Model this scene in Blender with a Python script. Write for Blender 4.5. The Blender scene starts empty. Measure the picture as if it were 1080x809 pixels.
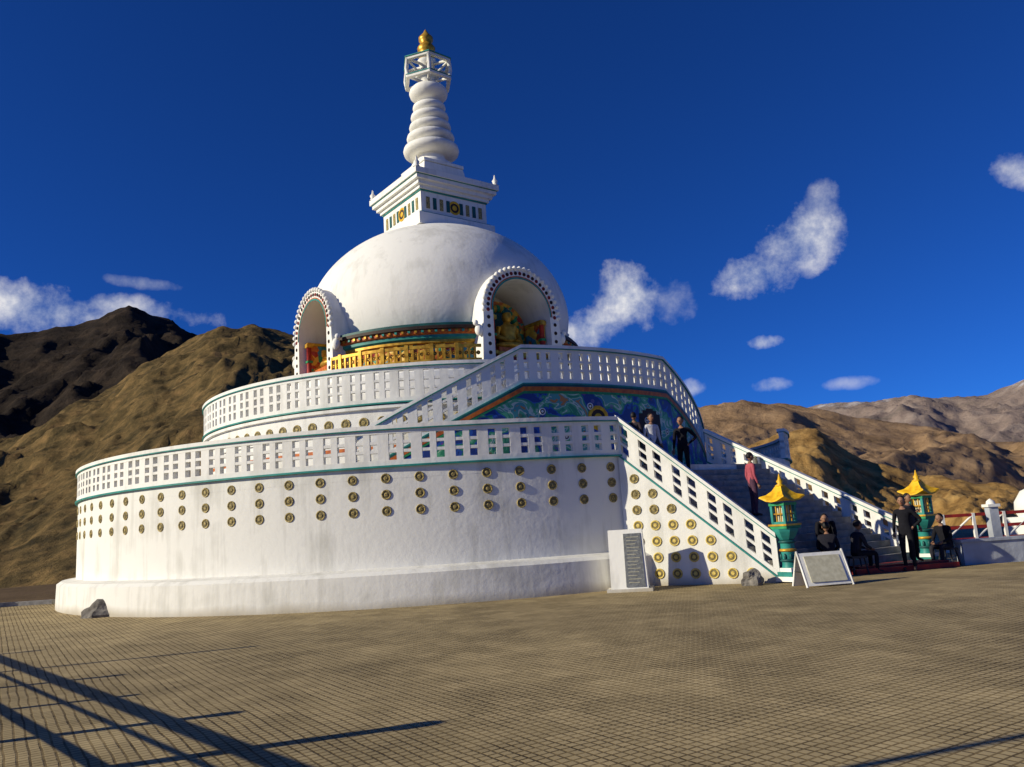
import bpy, math, random
from mathutils import Vector, Matrix, noise
random.seed(7)
rad=math.radians
D=bpy.data
scene=bpy.context.scene

# ---------------------------------------------------------------- materials
def nmat(name):
    m=D.materials.new(name); m.use_nodes=True
    nt=m.node_tree; b=nt.nodes['Principled BSDF']
    return m,nt,b
def mat(name,c1,c2=None,rough=.7,scale=3.0,detail=3,metal=0.0,bump=0.0,bscale=None,stretch=(1,1,1),lo=.35,hi=.65,spec=.3):
    m,nt,b=nmat(name)
    b.inputs['Roughness'].default_value=rough
    b.inputs['Metallic'].default_value=metal
    b.inputs['Specular IOR Level'].default_value=spec
    tc=nt.nodes.new('ShaderNodeTexCoord'); mp=nt.nodes.new('ShaderNodeMapping')
    mp.inputs['Scale'].default_value=stretch
    nt.links.new(tc.outputs['Object'],mp.inputs['Vector'])
    if c2 is None: c2=tuple(x*.8 for x in c1)
    n=nt.nodes.new('ShaderNodeTexNoise'); n.inputs['Scale'].default_value=scale; n.inputs['Detail'].default_value=detail
    nt.links.new(mp.outputs[0],n.inputs['Vector'])
    r=nt.nodes.new('ShaderNodeValToRGB')
    r.color_ramp.elements[0].position=lo; r.color_ramp.elements[1].position=hi
    r.color_ramp.elements[0].color=(*c2,1); r.color_ramp.elements[1].color=(*c1,1)
    nt.links.new(n.outputs['Fac'],r.inputs[0]); nt.links.new(r.outputs[0],b.inputs['Base Color'])
    if bump>0:
        n2=nt.nodes.new('ShaderNodeTexNoise'); n2.inputs['Scale'].default_value=bscale or scale*4; n2.inputs['Detail'].default_value=3
        nt.links.new(tc.outputs['Object'],n2.inputs['Vector'])
        bp=nt.nodes.new('ShaderNodeBump'); bp.inputs['Strength'].default_value=bump; bp.inputs['Distance'].default_value=.05
        nt.links.new(n2.outputs['Fac'],bp.inputs['Height']); nt.links.new(bp.outputs[0],b.inputs['Normal'])
    return m

def white_mat(name,base,dirt,foot=None):
    m,nt,b=nmat(name); L=nt.links.new
    b.inputs['Roughness'].default_value=.8; b.inputs['Specular IOR Level'].default_value=.2
    tc=nt.nodes.new('ShaderNodeTexCoord')
    mp=nt.nodes.new('ShaderNodeMapping'); mp.inputs['Scale'].default_value=(3.2,3.2,.28); L(tc.outputs['Object'],mp.inputs['Vector'])
    n=nt.nodes.new('ShaderNodeTexNoise'); n.inputs['Scale'].default_value=1; n.inputs['Detail'].default_value=4; n.inputs['Roughness'].default_value=.65; L(mp.outputs[0],n.inputs['Vector'])
    n2=nt.nodes.new('ShaderNodeTexNoise'); n2.inputs['Scale'].default_value=.8; n2.inputs['Detail'].default_value=5; L(tc.outputs['Object'],n2.inputs['Vector'])
    mu=nt.nodes.new('ShaderNodeMath'); mu.operation='MULTIPLY'; L(n.outputs['Fac'],mu.inputs[0]); L(n2.outputs['Fac'],mu.inputs[1])
    r=nt.nodes.new('ShaderNodeValToRGB'); e=r.color_ramp.elements
    e[0].position=.12; e[0].color=(*dirt,1); e[1].position=.25; e[1].color=(*base,1)
    L(mu.outputs[0],r.inputs[0]); out=r.outputs[0]
    if foot:
        sx=nt.nodes.new('ShaderNodeSeparateXYZ'); L(tc.outputs['Object'],sx.inputs[0])
        ad=nt.nodes.new('ShaderNodeMath'); ad.operation='MULTIPLY_ADD'; ad.inputs[1].default_value=-.5; L(n2.outputs['Fac'],ad.inputs[0]); L(sx.outputs[2],ad.inputs[2])
        mr=nt.nodes.new('ShaderNodeMapRange'); mr.inputs['From Min'].default_value=-.25; mr.inputs['From Max'].default_value=.0; mr.inputs['To Min'].default_value=.75; mr.inputs['To Max'].default_value=0; L(ad.outputs[0],mr.inputs['Value'])
        mx=nt.nodes.new('ShaderNodeMix'); mx.data_type='RGBA'; mx.inputs['B'].default_value=(*foot,1); L(mr.outputs[0],mx.inputs['Factor']); L(out,mx.inputs['A']); out=mx.outputs['Result']
    L(out,b.inputs['Base Color'])
    n3=nt.nodes.new('ShaderNodeTexNoise'); n3.inputs['Scale'].default_value=7; n3.inputs['Detail'].default_value=3; L(tc.outputs['Object'],n3.inputs['Vector'])
    bp=nt.nodes.new('ShaderNodeBump'); bp.inputs['Strength'].default_value=.15; bp.inputs['Distance'].default_value=.05; L(n3.outputs['Fac'],bp.inputs['Height']); L(bp.outputs[0],b.inputs['Normal'])
    return m
WHITE=white_mat('white_paint',(.83,.82,.77),(.66,.65,.60))
WHITE2=white_mat('white_paint_plinth',(.78,.77,.72),(.58,.57,.52),foot=(.36,.31,.22))
TEAL=mat('teal_paint',(.03,.28,.24),(.02,.18,.16),rough=.5)
TEALD=mat('teal_dark',(.015,.11,.10),(.01,.07,.07),rough=.5)
GOLD=mat('gold_paint',(.72,.42,.05),(.40,.2,.02),rough=.4,metal=.4,scale=6)
MEDG=mat('medallion_gold',(.44,.34,.12),(.15,.12,.05),rough=.55,metal=.1,scale=26,lo=.42,hi=.55)
MEDY=mat('medallion_yellow',(.74,.58,.16),(.50,.36,.08),rough=.55,metal=.0,scale=26)
MEDC=mat('medallion_core',(.26,.21,.09),(.12,.10,.05),rough=.7,scale=26)
ORANGE=mat('orange_paint',(.62,.17,.02),(.4,.08,.02),rough=.5,scale=8)
RED=mat('red_paint',(.40,.03,.02),(.22,.02,.02),rough=.6,scale=6)
DARKB=mat('dark_brown_trim_doorway_shade',(.05,.025,.015),(.02,.012,.01),rough=.6)
YELLOW=mat('yellow_roof',(.82,.50,.02),(.6,.32,.01),rough=.45,scale=9)
GREEN=mat('green_paint',(.03,.32,.12),(.02,.2,.08),rough=.5,scale=9)
FLOOR=mat('terrace_floor',(.35,.33,.30),(.25,.24,.22),rough=.85,scale=4)
STEP=mat('stair_stone',(.30,.29,.28),(.2,.19,.18),rough=.85,scale=5,bump=.2)
GREYP=mat('grey_plaque',(.20,.21,.21),(.12,.125,.13),rough=.4,scale=22)
ROCK=mat('rock',(.26,.24,.21),(.10,.09,.08),rough=.95,scale=3,bump=.8,bscale=8)
METAL=mat('dark_metal',(.05,.05,.055),rough=.5,metal=.5)
CREAM=mat('cream_board',(.60,.57,.42),(.48,.45,.32),rough=.6,scale=12)
BLUEG=mat('blue_grey_wall',(.42,.45,.50),(.30,.32,.36),rough=.85,scale=2,bump=.2)

def carving_mat():
    m,nt,b=nmat('painted_carving'); L=nt.links.new; b.inputs['Roughness'].default_value=.5
    tc=nt.nodes.new('ShaderNodeTexCoord')
    v=nt.nodes.new('ShaderNodeTexVoronoi'); v.inputs['Scale'].default_value=5.5; L(tc.outputs['Object'],v.inputs['Vector'])
    sp=nt.nodes.new('ShaderNodeSeparateColor'); L(v.outputs['Color'],sp.inputs[0])
    r=nt.nodes.new('ShaderNodeValToRGB'); r.color_ramp.interpolation='CONSTANT'; e=r.color_ramp.elements
    e[0].position=0; e[0].color=(.55,.14,.02,1); e[1].position=.28; e[1].color=(.72,.40,.04,1)
    for p,c in((.5,(.04,.28,.14,1)),(.64,(.42,.03,.02,1)),(.78,(.03,.2,.28,1)),(.86,(.75,.46,.06,1))):
        x=e.new(p); x.color=c
    L(sp.outputs[0],r.inputs[0]); L(r.outputs[0],b.inputs['Base Color'])
    bp=nt.nodes.new('ShaderNodeBump'); bp.invert=True; bp.inputs['Strength'].default_value=.8; bp.inputs['Distance'].default_value=.06
    L(v.outputs['Distance'],bp.inputs['Height']); L(bp.outputs[0],b.inputs['Normal'])
    return m
CARVE=carving_mat()
def mural_mat():
    m,nt,b=nmat('mural_paint'); b.inputs['Roughness'].default_value=.5
    uv=nt.nodes.new('ShaderNodeUVMap'); uv.uv_map='UVMap'
    n=nt.nodes.new('ShaderNodeTexNoise'); n.inputs['Scale'].default_value=1.5; n.inputs['Detail'].default_value=3; n.inputs['Distortion'].default_value=1.2
    nt.links.new(uv.outputs[0],n.inputs['Vector'])
    r=nt.nodes.new('ShaderNodeValToRGB'); r.color_ramp.interpolation='CONSTANT'
    e=r.color_ramp.elements
    e[0].position=0; e[0].color=(.012,.04,.22,1)
    e[1].position=.44; e[1].color=(.02,.09,.40,1)
    for p,c in((.49,(.03,.25,.13,1)),(.54,(.10,.42,.22,1)),(.59,(.55,.62,.5,1)),(.62,(.08,.32,.3,1)),(.68,(.5,.2,.05,1))):
        x=e.new(p); x.color=c
    nt.links.new(n.outputs['Fac'],r.inputs[0])
    v=nt.nodes.new('ShaderNodeTexVoronoi'); v.inputs['Scale'].default_value=3.2
    nt.links.new(uv.outputs[0],v.inputs['Vector'])
    lt=nt.nodes.new('ShaderNodeMath'); lt.operation='LESS_THAN'; lt.inputs[1].default_value=.2
    nt.links.new(v.outputs['Distance'],lt.inputs[0])
    mx=nt.nodes.new('ShaderNodeMix'); mx.data_type='RGBA'
    nt.links.new(lt.outputs[0],mx.inputs['Factor']); nt.links.new(r.outputs[0],mx.inputs['A'])
    hs=nt.nodes.new('ShaderNodeHueSaturation'); hs.inputs['Saturation'].default_value=1.1; hs.inputs['Value'].default_value=.35
    nt.links.new(v.outputs['Color'],hs.inputs['Color']); nt.links.new(hs.outputs[0],mx.inputs['B'])
    mx2=nt.nodes.new('ShaderNodeMix'); mx2.data_type='RGBA'; mx2.inputs['Factor'].default_value=.55
    nt.links.new(mx.outputs['Result'],mx2.inputs['A']); nt.links.new(r.outputs[0],mx2.inputs['B'])
    nt.links.new(mx2.outputs['Result'],b.inputs['Base Color'])
    return m
MURAL=mural_mat()

def paving_mat():
    m,nt,b=nmat('plaza_paving'); b.inputs['Roughness'].default_value=.88; b.inputs['Specular IOR Level'].default_value=.15
    L=nt.links.new
    tc=nt.nodes.new('ShaderNodeTexCoord'); mp=nt.nodes.new('ShaderNodeMapping'); mp.inputs['Rotation'].default_value=(0,0,rad(-33))
    n0=nt.nodes.new('ShaderNodeTexNoise'); n0.inputs['Scale'].default_value=1.7; n0.inputs['Detail'].default_value=2
    L(tc.outputs['Object'],n0.inputs['Vector'])
    va=nt.nodes.new('ShaderNodeVectorMath'); va.operation='MULTIPLY_ADD'; va.inputs[1].default_value=(.04,.04,0); L(n0.outputs['Color'],va.inputs[0]); L(tc.outputs['Object'],va.inputs[2])
    L(va.outputs[0],mp.inputs['Vector'])
    def brick(w,mort,off,c1,c2):
        t=nt.nodes.new('ShaderNodeTexBrick'); t.offset=off; t.inputs['Scale'].default_value=1
        t.inputs['Brick Width'].default_value=w; t.inputs['Row Height'].default_value=w
        t.inputs['Mortar Size'].default_value=mort; t.inputs['Mortar Smooth'].default_value=.6
        t.inputs['Color1'].default_value=(*c1,1); t.inputs['Color2'].default_value=(*c2,1); t.inputs['Mortar'].default_value=(.30,.24,.14,1)
        L(mp.outputs[0],t.inputs['Vector']); return t
    big=brick(.36,.010,0.0,(.50,.405,.235),(.39,.315,.18)); sm=brick(.09,.014,0.0,(1,1,1),(.80,.80,.80))
    n=nt.nodes.new('ShaderNodeTexNoise'); n.inputs['Scale'].default_value=.7; n.inputs['Detail'].default_value=7; n.inputs['Roughness'].default_value=.72
    L(tc.outputs['Object'],n.inputs['Vector'])
    nb=nt.nodes.new('ShaderNodeTexNoise'); nb.inputs['Scale'].default_value=.16; nb.inputs['Detail'].default_value=3
    L(tc.outputs['Object'],nb.inputs['Vector'])
    nf=nt.nodes.new('ShaderNodeTexNoise'); nf.inputs['Scale'].default_value=14; nf.inputs['Detail'].default_value=3
    L(tc.outputs['Object'],nf.inputs['Vector'])
    wr=nt.nodes.new('ShaderNodeMapRange'); wr.inputs['From Min'].default_value=.38; wr.inputs['From Max'].default_value=.62; wr.inputs['To Min'].default_value=1; wr.inputs['To Max'].default_value=.15; L(n.outputs['Fac'],wr.inputs['Value'])
    mu0=nt.nodes.new('ShaderNodeMath'); mu0.operation='MULTIPLY'; L(sm.outputs['Fac'],mu0.inputs[0]); L(wr.outputs[0],mu0.inputs[1])
    mu=nt.nodes.new('ShaderNodeMath'); mu.operation='MULTIPLY'; L(mu0.outputs[0],mu.inputs[0])
    mrf=nt.nodes.new('ShaderNodeMapRange'); mrf.inputs['From Min'].default_value=.3; mrf.inputs['From Max'].default_value=.6; L(nf.outputs['Fac'],mrf.inputs['Value']); L(mrf.outputs[0],mu.inputs[1])
    mx=nt.nodes.new('ShaderNodeMix'); mx.data_type='RGBA'; mx.blend_type='MULTIPLY'
    r=nt.nodes.new('ShaderNodeValToRGB'); r.color_ramp.elements[0].color=(1,1,1,1); r.color_ramp.elements[1].color=(.38,.35,.31,1)
    L(mu.outputs[0],r.inputs[0]); mx.inputs['Factor'].default_value=1
    L(big.outputs['Color'],mx.inputs['A']); L(r.outputs[0],mx.inputs['B'])
    r2=nt.nodes.new('ShaderNodeValToRGB'); r2.color_ramp.elements[0].position=.38; r2.color_ramp.elements[1].position=.60
    r2.color_ramp.elements[0].color=(.66,.64,.60,1); r2.color_ramp.elements[1].color=(1.14,1.11,1.03,1)
    av=nt.nodes.new('ShaderNodeMath'); av.operation='MULTIPLY_ADD'; av.inputs[1].default_value=.5; L(nb.outputs['Fac'],av.inputs[0])
    hv=nt.nodes.new('ShaderNodeMath'); hv.operation='MULTIPLY'; hv.inputs[1].default_value=.5; L(n.outputs['Fac'],hv.inputs[0]); L(hv.outputs[0],av.inputs[2])
    L(av.outputs[0],r2.inputs[0])
    mx2=nt.nodes.new('ShaderNodeMix'); mx2.data_type='RGBA'; mx2.blend_type='MULTIPLY'; mx2.inputs['Factor'].default_value=1
    L(mx.outputs['Result'],mx2.inputs['A']); L(r2.outputs[0],mx2.inputs['B'])
    mx3=nt.nodes.new('ShaderNodeMix'); mx3.data_type='RGBA'; mx3.blend_type='MULTIPLY'
    L(mx2.outputs['Result'],mx3.inputs['A']); L(sm.outputs['Color'],mx3.inputs['B'])
    mx3.inputs['Factor'].default_value=.6
    L(mx3.outputs['Result'],b.inputs['Base Color'])
    bp=nt.nodes.new('ShaderNodeBump'); bp.invert=True; bp.inputs['Strength'].default_value=.6; bp.inputs['Distance'].default_value=.008
    L(mu.outputs[0],bp.inputs['Height']); L(bp.outputs[0],b.inputs['Normal'])
    return m
PAVE=paving_mat()

def rock_mat(name,cols,scale,bump,bdist,snow=None,lo=.33,hi=.66,bmul=3,det=8):
    m,nt,b=nmat(name); L=nt.links.new
    b.inputs['Roughness'].default_value=.95; b.inputs['Specular IOR Level'].default_value=.05
    tc=nt.nodes.new('ShaderNodeTexCoord')
    n=nt.nodes.new('ShaderNodeTexNoise'); n.inputs['Scale'].default_value=scale; n.inputs['Detail'].default_value=det; n.inputs['Roughness'].default_value=.74
    L(tc.outputs['Object'],n.inputs['Vector'])
    r=nt.nodes.new('ShaderNodeValToRGB'); e=r.color_ramp.elements
    e[0].position=lo; e[0].color=(*cols[0],1); e[1].position=hi; e[1].color=(*cols[-1],1)
    for i,c in enumerate(cols[1:-1]):
        x=e.new(lo+(hi-lo)*(i+1)/(len(cols)-1)); x.color=(*c,1)
    L(n.outputs['Fac'],r.inputs[0])
    out=r.outputs[0]
    if snow:
        sx=nt.nodes.new('ShaderNodeSeparateXYZ'); L(tc.outputs['Object'],sx.inputs[0])
        n3=nt.nodes.new('ShaderNodeTexNoise'); n3.inputs['Scale'].default_value=scale*2.2; n3.inputs['Detail'].default_value=7
        L(tc.outputs['Object'],n3.inputs['Vector'])
        mr=nt.nodes.new('ShaderNodeMapRange'); mr.inputs['From Min'].default_value=snow[0]; mr.inputs['From Max'].default_value=snow[1]
        L(sx.outputs[2],mr.inputs['Value'])
        ad=nt.nodes.new('ShaderNodeMath'); ad.operation='ADD'; L(mr.outputs[0],ad.inputs[0]); L(n3.outputs['Fac'],ad.inputs[1])
        mr2=nt.nodes.new('ShaderNodeMapRange'); mr2.inputs['From Min'].default_value=1.12; mr2.inputs['From Max'].default_value=1.34; mr2.inputs['To Max'].default_value=.8; L(ad.outputs[0],mr2.inputs['Value'])
        mx=nt.nodes.new('ShaderNodeMix'); mx.data_type='RGBA'; mx.inputs['B'].default_value=(.56,.57,.62,1)
        L(mr2.outputs[0],mx.inputs['Factor']); L(out,mx.inputs['A']); out=mx.outputs['Result']
    L(out,b.inputs['Base Color'])
    n2=nt.nodes.new('ShaderNodeTexNoise'); n2.inputs['Scale'].default_value=scale*bmul; n2.inputs['Detail'].default_value=6; n2.inputs['Roughness'].default_value=.75
    L(tc.outputs['Object'],n2.inputs['Vector'])
    bp=nt.nodes.new('ShaderNodeBump'); bp.inputs['Strength'].default_value=bump; bp.inputs['Distance'].default_value=bdist
    L(n2.outputs['Fac'],bp.inputs['Height']); L(bp.outputs[0],b.inputs['Normal'])
    return m

# ---------------------------------------------------------------- mesh builder
class MB:
    def __init__(s): s.v=[];s.f=[];s.m=[];s.sm=[];s.mats=[];s.uv=None
    def mi(s,m):
        if m not in s.mats: s.mats.append(m)
        return s.mats.index(m)
    def add(s,vs,fs,m,smooth=False):
        o=len(s.v); s.v+= [tuple(v) for v in vs]; k=s.mi(m)
        for f in fs: s.f.append(tuple(i+o for i in f)); s.m.append(k); s.sm.append(smooth)
    def hexa(s,p,m):
        s.add(p,[(3,2,1,0),(4,5,6,7),(0,1,5,4),(1,2,6,5),(2,3,7,6),(3,0,4,7)],m)
    def box(s,c,size,m,rz=0,taper=1.0,tilt=None):
        x,y,z=[a/2 for a in size]; pts=[]
        M=Matrix.Rotation(rz,3,'Z')
        if tilt: M=M@Matrix.Rotation(tilt,3,'X')
        for zz,t in((-z,1),(z,taper)):
            for a,b2 in((-1,-1),(1,-1),(1,1),(-1,1)):
                pts.append(Vector(c)+M@Vector((a*x*t,b2*y*t,zz)))
        s.hexa(pts,m)
    def lathe(s,prof,c,seg,m,smooth=True,rz=0,a0=0,a1=360,skip=None):
        full=abs(a1-a0)>=360
        n=seg if full else seg+1
        vs=[]
        for r,z in prof:
            for i in range(n):
                a=rad(a0+(a1-a0)*i/seg)+rz
                vs.append((c[0]+r*math.cos(a),c[1]+r*math.sin(a),c[2]+z))
        fs=[]
        for j in range(len(prof)-1):
            for i in range(seg):
                i2=(i+1)%n if full else i+1
                f=(j*n+i,j*n+i2,(j+1)*n+i2,(j+1)*n+i)
                if skip:
                    ctr=sum((Vector(vs[k]) for k in f),Vector())/4
                    if skip(ctr): continue
                fs.append(f)
        s.add(vs,fs,m,smooth)
    def tube(s,pts,rs,seg,m,caps=True):
        vs=[];n=len(pts); pts=[Vector(p) for p in pts]
        for i,p in enumerate(pts):
            t=(pts[min(i+1,n-1)]-pts[max(i-1,0)]).normalized()
            a=Vector((0,0,1)) if abs(t.z)<.9 else Vector((1,0,0))
            u=t.cross(a).normalized(); w=t.cross(u)
            for k in range(seg):
                q=2*math.pi*k/seg; vs.append(p+(u*math.cos(q)+w*math.sin(q))*rs[i])
        fs=[]
        for i in range(n-1):
            for k in range(seg):
                k2=(k+1)%seg; fs.append((i*seg+k,i*seg+k2,(i+1)*seg+k2,(i+1)*seg+k))
        if caps: fs+= [tuple(range(seg)),tuple((n-1)*seg+k for k in reversed(range(seg)))]
        s.add(vs,fs,m,True)
    def ball(s,c,r,m,seg=14,rings=9,fn=None,rz=0):
        rx,ry,rzz=r if hasattr(r,'__len__') else (r,r,r)
        vs=[];
        for j in range(rings+1):
            ph=math.pi*j/rings-math.pi/2
            for i in range(seg):
                a=2*math.pi*i/seg
                p=Vector((math.cos(ph)*math.cos(a)*rx,math.cos(ph)*math.sin(a)*ry,math.sin(ph)*rzz))
                if fn: p=fn(p)
                p=Matrix.Rotation(rz,3,'Z')@p
                vs.append(Vector(c)+p)
        fs=[(j*seg+i,j*seg+(i+1)%seg,(j+1)*seg+(i+1)%seg,(j+1)*seg+i) for j in range(rings) for i in range(seg)]
        s.add(vs,fs,m,True)
    def obj(s,name,parent=None,loc=None):
        me=D.meshes.new(name); me.from_pydata(s.v,[],s.f)
        for m in s.mats: me.materials.append(m)
        me.polygons.foreach_set('material_index',s.m); me.polygons.foreach_set('use_smooth',s.sm)
        me.update(); o=D.objects.new(name,me); scene.collection.objects.link(o)
        if parent: o.parent=parent
        if loc: o.location=loc
        return o
def empty(name,loc=(0,0,0)):
    e=D.objects.new(name,None); scene.collection.objects.link(e); e.location=loc; e.empty_display_size=.3; return e

class Path:
    def __init__(s,pts):
        s.p=[Vector(p) for p in pts]; s.s=[0]
        for i in range(1,len(s.p)):
            d=s.p[i]-s.p[i-1]; s.s.append(s.s[-1]+math.hypot(d.x,d.y))
        s.L=s.s[-1]
        s.n=[]
        for i in range(len(s.p)):
            d=s.p[min(i+1,len(s.p)-1)]-s.p[max(i-1,0)]; n=Vector((d.y,-d.x,0)).normalized(); s.n.append(n)
        s.k=0
    def at(s,q):
        q=max(0,min(s.L,q))
        if s.s[s.k]>q: s.k=0
        while s.k<len(s.s)-2 and s.s[s.k+1]<q: s.k+=1
        i=s.k; t=(q-s.s[i])/max(1e-6,s.s[i+1]-s.s[i])
        return s.p[i].lerp(s.p[i+1],t), s.n[i].lerp(s.n[i+1],t).normalized()
def strip(mb,path,o0,o1,h0,h1,m,abs0=None):
    vs=[]
    for p,n in zip(path.p,path.n):
        z0=p.z+h0 if abs0 is None else abs0; z1=p.z+h1
        a=p+n*o0; b=p+n*o1
        vs+= [(a.x,a.y,z0),(b.x,b.y,z0),(b.x,b.y,z1),(a.x,a.y,z1)]
    fs=[]
    for i in range(len(path.p)-1):
        for k in range(4):
            k2=(k+1)%4; fs.append((4*i+k,4*i+k2,4*i+4+k2,4*i+4+k))
    e=4*(len(path.p)-1); fs+= [(0,3,2,1),(e,e+1,e+2,e+3)]
    mb.add(vs,fs,m)
def parapet(path,H,name,parent,cell=.38):
    mb=MB()
    strip(mb,path,-.075,.075,0,.12,WHITE)
    strip(mb,path,-.12,.12,-.045,-.002,TEAL)
    strip(mb,path,-.12,.12,H-.09,H,WHITE)
    strip(mb,path,-.125,.125,H-.115,H-.092,TEAL)
    strip(mb,path,-.075,.075,H-.20,H-.117,WHITE)
    top=H-.20; bot=.12; n=3
    rowh=(top-bot)/n
    for k in range(1,n): strip(mb,path,-.066,.066,bot+rowh*k-.034,bot+rowh*k+.034,WHITE)
    N=max(1,int(path.L/cell))
    for i in range(N+1):
        c=i*path.L/N
        w=.125 if i%2 else .075
        a,na=path.at(c-w); b,nb=path.at(c+w)
        pts=[]
        for h in(bot-.01,top+.01):
            for q,nn,o in((a,na,-.070),(b,nb,-.070),(b,nb,.070),(a,na,.070)):
                v=q+nn*o; pts.append((v.x,v.y,q.z+h))
        mb.hexa(pts,WHITE)
    return mb.obj(name,parent)
C=Vector((-2.7,30.9,0))
def arc(r,a0,a1,z0,z1=None,n=None):
    if z1 is None: z1=z0
    n=n or max(2,int(abs(a1-a0)/1.5))
    return [(C.x+r*math.cos(rad(a0+(a1-a0)*i/n)),C.y+r*math.sin(rad(a0+(a1-a0)*i/n)),z0+(z1-z0)*i/n) for i in range(n+1)]
def medallion(mb,p,n,r,m=MEDG):
    n=Vector(n).normalized(); up=Vector((0,0,1)); u=up.cross(n).normalized(); w=n.cross(u)
    seg=14; prof=[(r,-.01),(r,.012),(r*.9,.022),(r*.74,.018),(r*.7,.006),(r*.38,.008),(r*.3,.02),(.001,.022)]
    for j in range(len(prof)-1):
        vs=[]
        for rr,h in prof[j:j+2]:
            for k in range(seg):
                a=2*math.pi*k/seg; vs.append(Vector(p)+n*h+(u*math.cos(a)+w*math.sin(a))*rr)
        mm=m if j!=4 else (MEDC if m in(MEDG,MEDY) else DARKB)
        mb.add(vs,[(k,(k+1)%seg,seg+(k+1)%seg,seg+k) for k in range(seg)],mm,True)

# ---------------------------------------------------------------- stupa
ST=empty('buddhist_stupa',C)
def P(o):
    o.parent=ST; o.matrix_parent_inverse=Matrix.Translation(-C); return o
A1=Vector((C.x+12.37*math.cos(rad(-65.1)),C.y+12.37*math.sin(rad(-65.1)),0))
A2=Vector((C.x+12.37*math.cos(rad(-41)),C.y+12.37*math.sin(rad(-41)),0))
A2IN=Vector((5.75,24.35,0))
L1=Vector((5.60,18.15,0)); L2=Vector((9.65,20.6,0))
T1=2.85
mb=MB()
mb.lathe([(12.93,-.05),(12.91,.70),(12.80,.78),(12.3,.84)],C,240,WHITE2,False,a0=-362,a1=-63.4)
P(mb.obj('plinth'))
mb=MB()
mb.lathe([(12.40,-.1),(12.40,T1-.01)],C,240,WHITE2,True)
mb.lathe([(12.40,T1-.01),(12.25,T1),(.5,T1)],C,240,FLOOR,False)
mb.lathe([(12.402,T1-.03),(12.402,3.08),(12.25,3.08),(12.25,T1-.02)],C,240,WHITE2,False,a0=-40,a1=294.9)
P(mb.obj('lower_drum_wall'))
P(parapet(Path(arc(12.37,-27,294.9,3.12,n=260)),.93,'lower_terrace_parapet',None))
mb=MB()
a=-66.5
while a>-210:
    for z in(2.83,2.46,2.09):
        medallion(mb,(C.x+12.40*math.cos(rad(a)),C.y+12.40*math.sin(rad(a)),z),(math.cos(rad(a)),math.sin(rad(a)),0),.115)
    a-=3.57
R2=8.6
for i in range(60):
    a=-75-i*3.6
    medallion(mb,(C.x+(R2)*math.cos(rad(a)),C.y+R2*math.sin(rad(a)),4.68),(math.cos(rad(a)),math.sin(rad(a)),0),.15)
P(mb.obj('medallions'))
mb=MB()
mb.lathe([(R2,T1-.05),(R2,4.36),(R2+.06,4.38),(R2+.06,4.44),(R2,4.46),(R2,5.02),(R2+.1,5.04),(R2+.1,5.13),(R2-.3,5.15),(.5,5.15)],C,200,WHITE,False)
mb.lathe([(R2+.005,3.9),(R2+.005,4.0)],C,200,ORANGE,False)
P(mb.obj('upper_drum_wall'))
RP=9.6
H2=1.07; ZP=5.40
PA0,PA1=-72,-40
RA0,RA1=-100,-12
P(parapet(Path(arc(R2+.02,-30,287,5.2,n=200)),H2,'upper_terrace_parapet',None,cell=.35))
pp=arc(RP,RA0,PA0,3.12,ZP,n=24)+arc(RP,PA0,PA1,ZP,n=30)[1:]+arc(RP,PA1,RA1,ZP,3.12,n=24)[1:]
P(parapet(Path(pp),H2,'upper_stair_parapet',None,cell=.33))
mb=MB()
pth=Path(pp)
strip(mb,pth,-.12,.10,0,-.055,WHITE,abs0=T1-.02)
def stepsarc(mb,a0,a1,z0,z1,n,r0,r1,m):
    for i in range(n):
        b0=a0+(a1-a0)*i/n; b1=a0+(a1-a0)*(i+1)/n; z=z0+(z1-z0)*(i+1)/n
        pts=[]
        for zz in(T1-.02,z):
            for r,b in((r0,b0),(r1,b0),(r1,b1),(r0,b1)):
                pts.append((C.x+r*math.cos(rad(b)),C.y+r*math.sin(rad(b)),zz))
        mb.hexa(pts,m)
stepsarc(mb,RA0,PA0,T1,5.2,13,R2+.11,RP-.13,STEP)
stepsarc(mb,RA1,PA1,T1,5.2,13,R2+.11,RP-.13,STEP)
stepsarc(mb,PA0,PA1,5.2,5.2,20,R2+.12,RP-.13,STEP)
P(mb.obj('porch_body'))
def mural():
    vs=[];uvs=[]
    n=len(pp)
    for i,(p,nn) in enumerate(zip(pth.p,pth.n)):
        q=p+nn*.106
        zt=max(T1,p.z-.30)
        vs+= [(q.x,q.y,T1),(q.x,q.y,zt)]; uvs+= [(pth.s[i],0),(pth.s[i],zt-T1)]
    fs=[(2*i,2*i+2,2*i+3,2*i+1) for i in range(n-1) if vs[2*i+1][2]>T1+.01 or vs[2*i+3][2]>T1+.01]
    me=D.meshes.new('mural'); me.from_pydata(vs,[],fs); me.materials.append(MURAL)
    uvl=me.uv_layers.new(name='UVMap')
    for l in me.loops: uvl.data[l.index].uv=uvs[l.vertex_index]
    o=D.objects.new('mural',me); scene.collection.objects.link(o); return P(o)
mural()
mb=MB()
strip(mb,pth,.10,.125,-.30,-.23,GREEN)
strip(mb,pth,.10,.130,-.23,-.11,ORANGE)
strip(mb,pth,.10,.127,-.11,-.05,TEALD)
a=-58.5
q=Vector((C.x+(RP+.11)*math.cos(rad(a)),C.y+(RP+.11)*math.sin(rad(a)),4.42))
medallion(mb,q,(math.cos(rad(a)),math.sin(rad(a)),0),.36,YELLOW)
for da,zz in((-9,3.9),(9,4.4),(15,4.1),(-4,4.75),(-13,4.6)):
    a=-56+da
    q=Vector((C.x+(RP+.11)*math.cos(rad(a)),C.y+(RP+.11)*math.sin(rad(a)),zz))
    medallion(mb,q,(math.cos(rad(a)),math.sin(rad(a)),0),.10,WHITE)
a0=-49  # doorway as a flat dark arch, its inner shade painted on the wall
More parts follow.
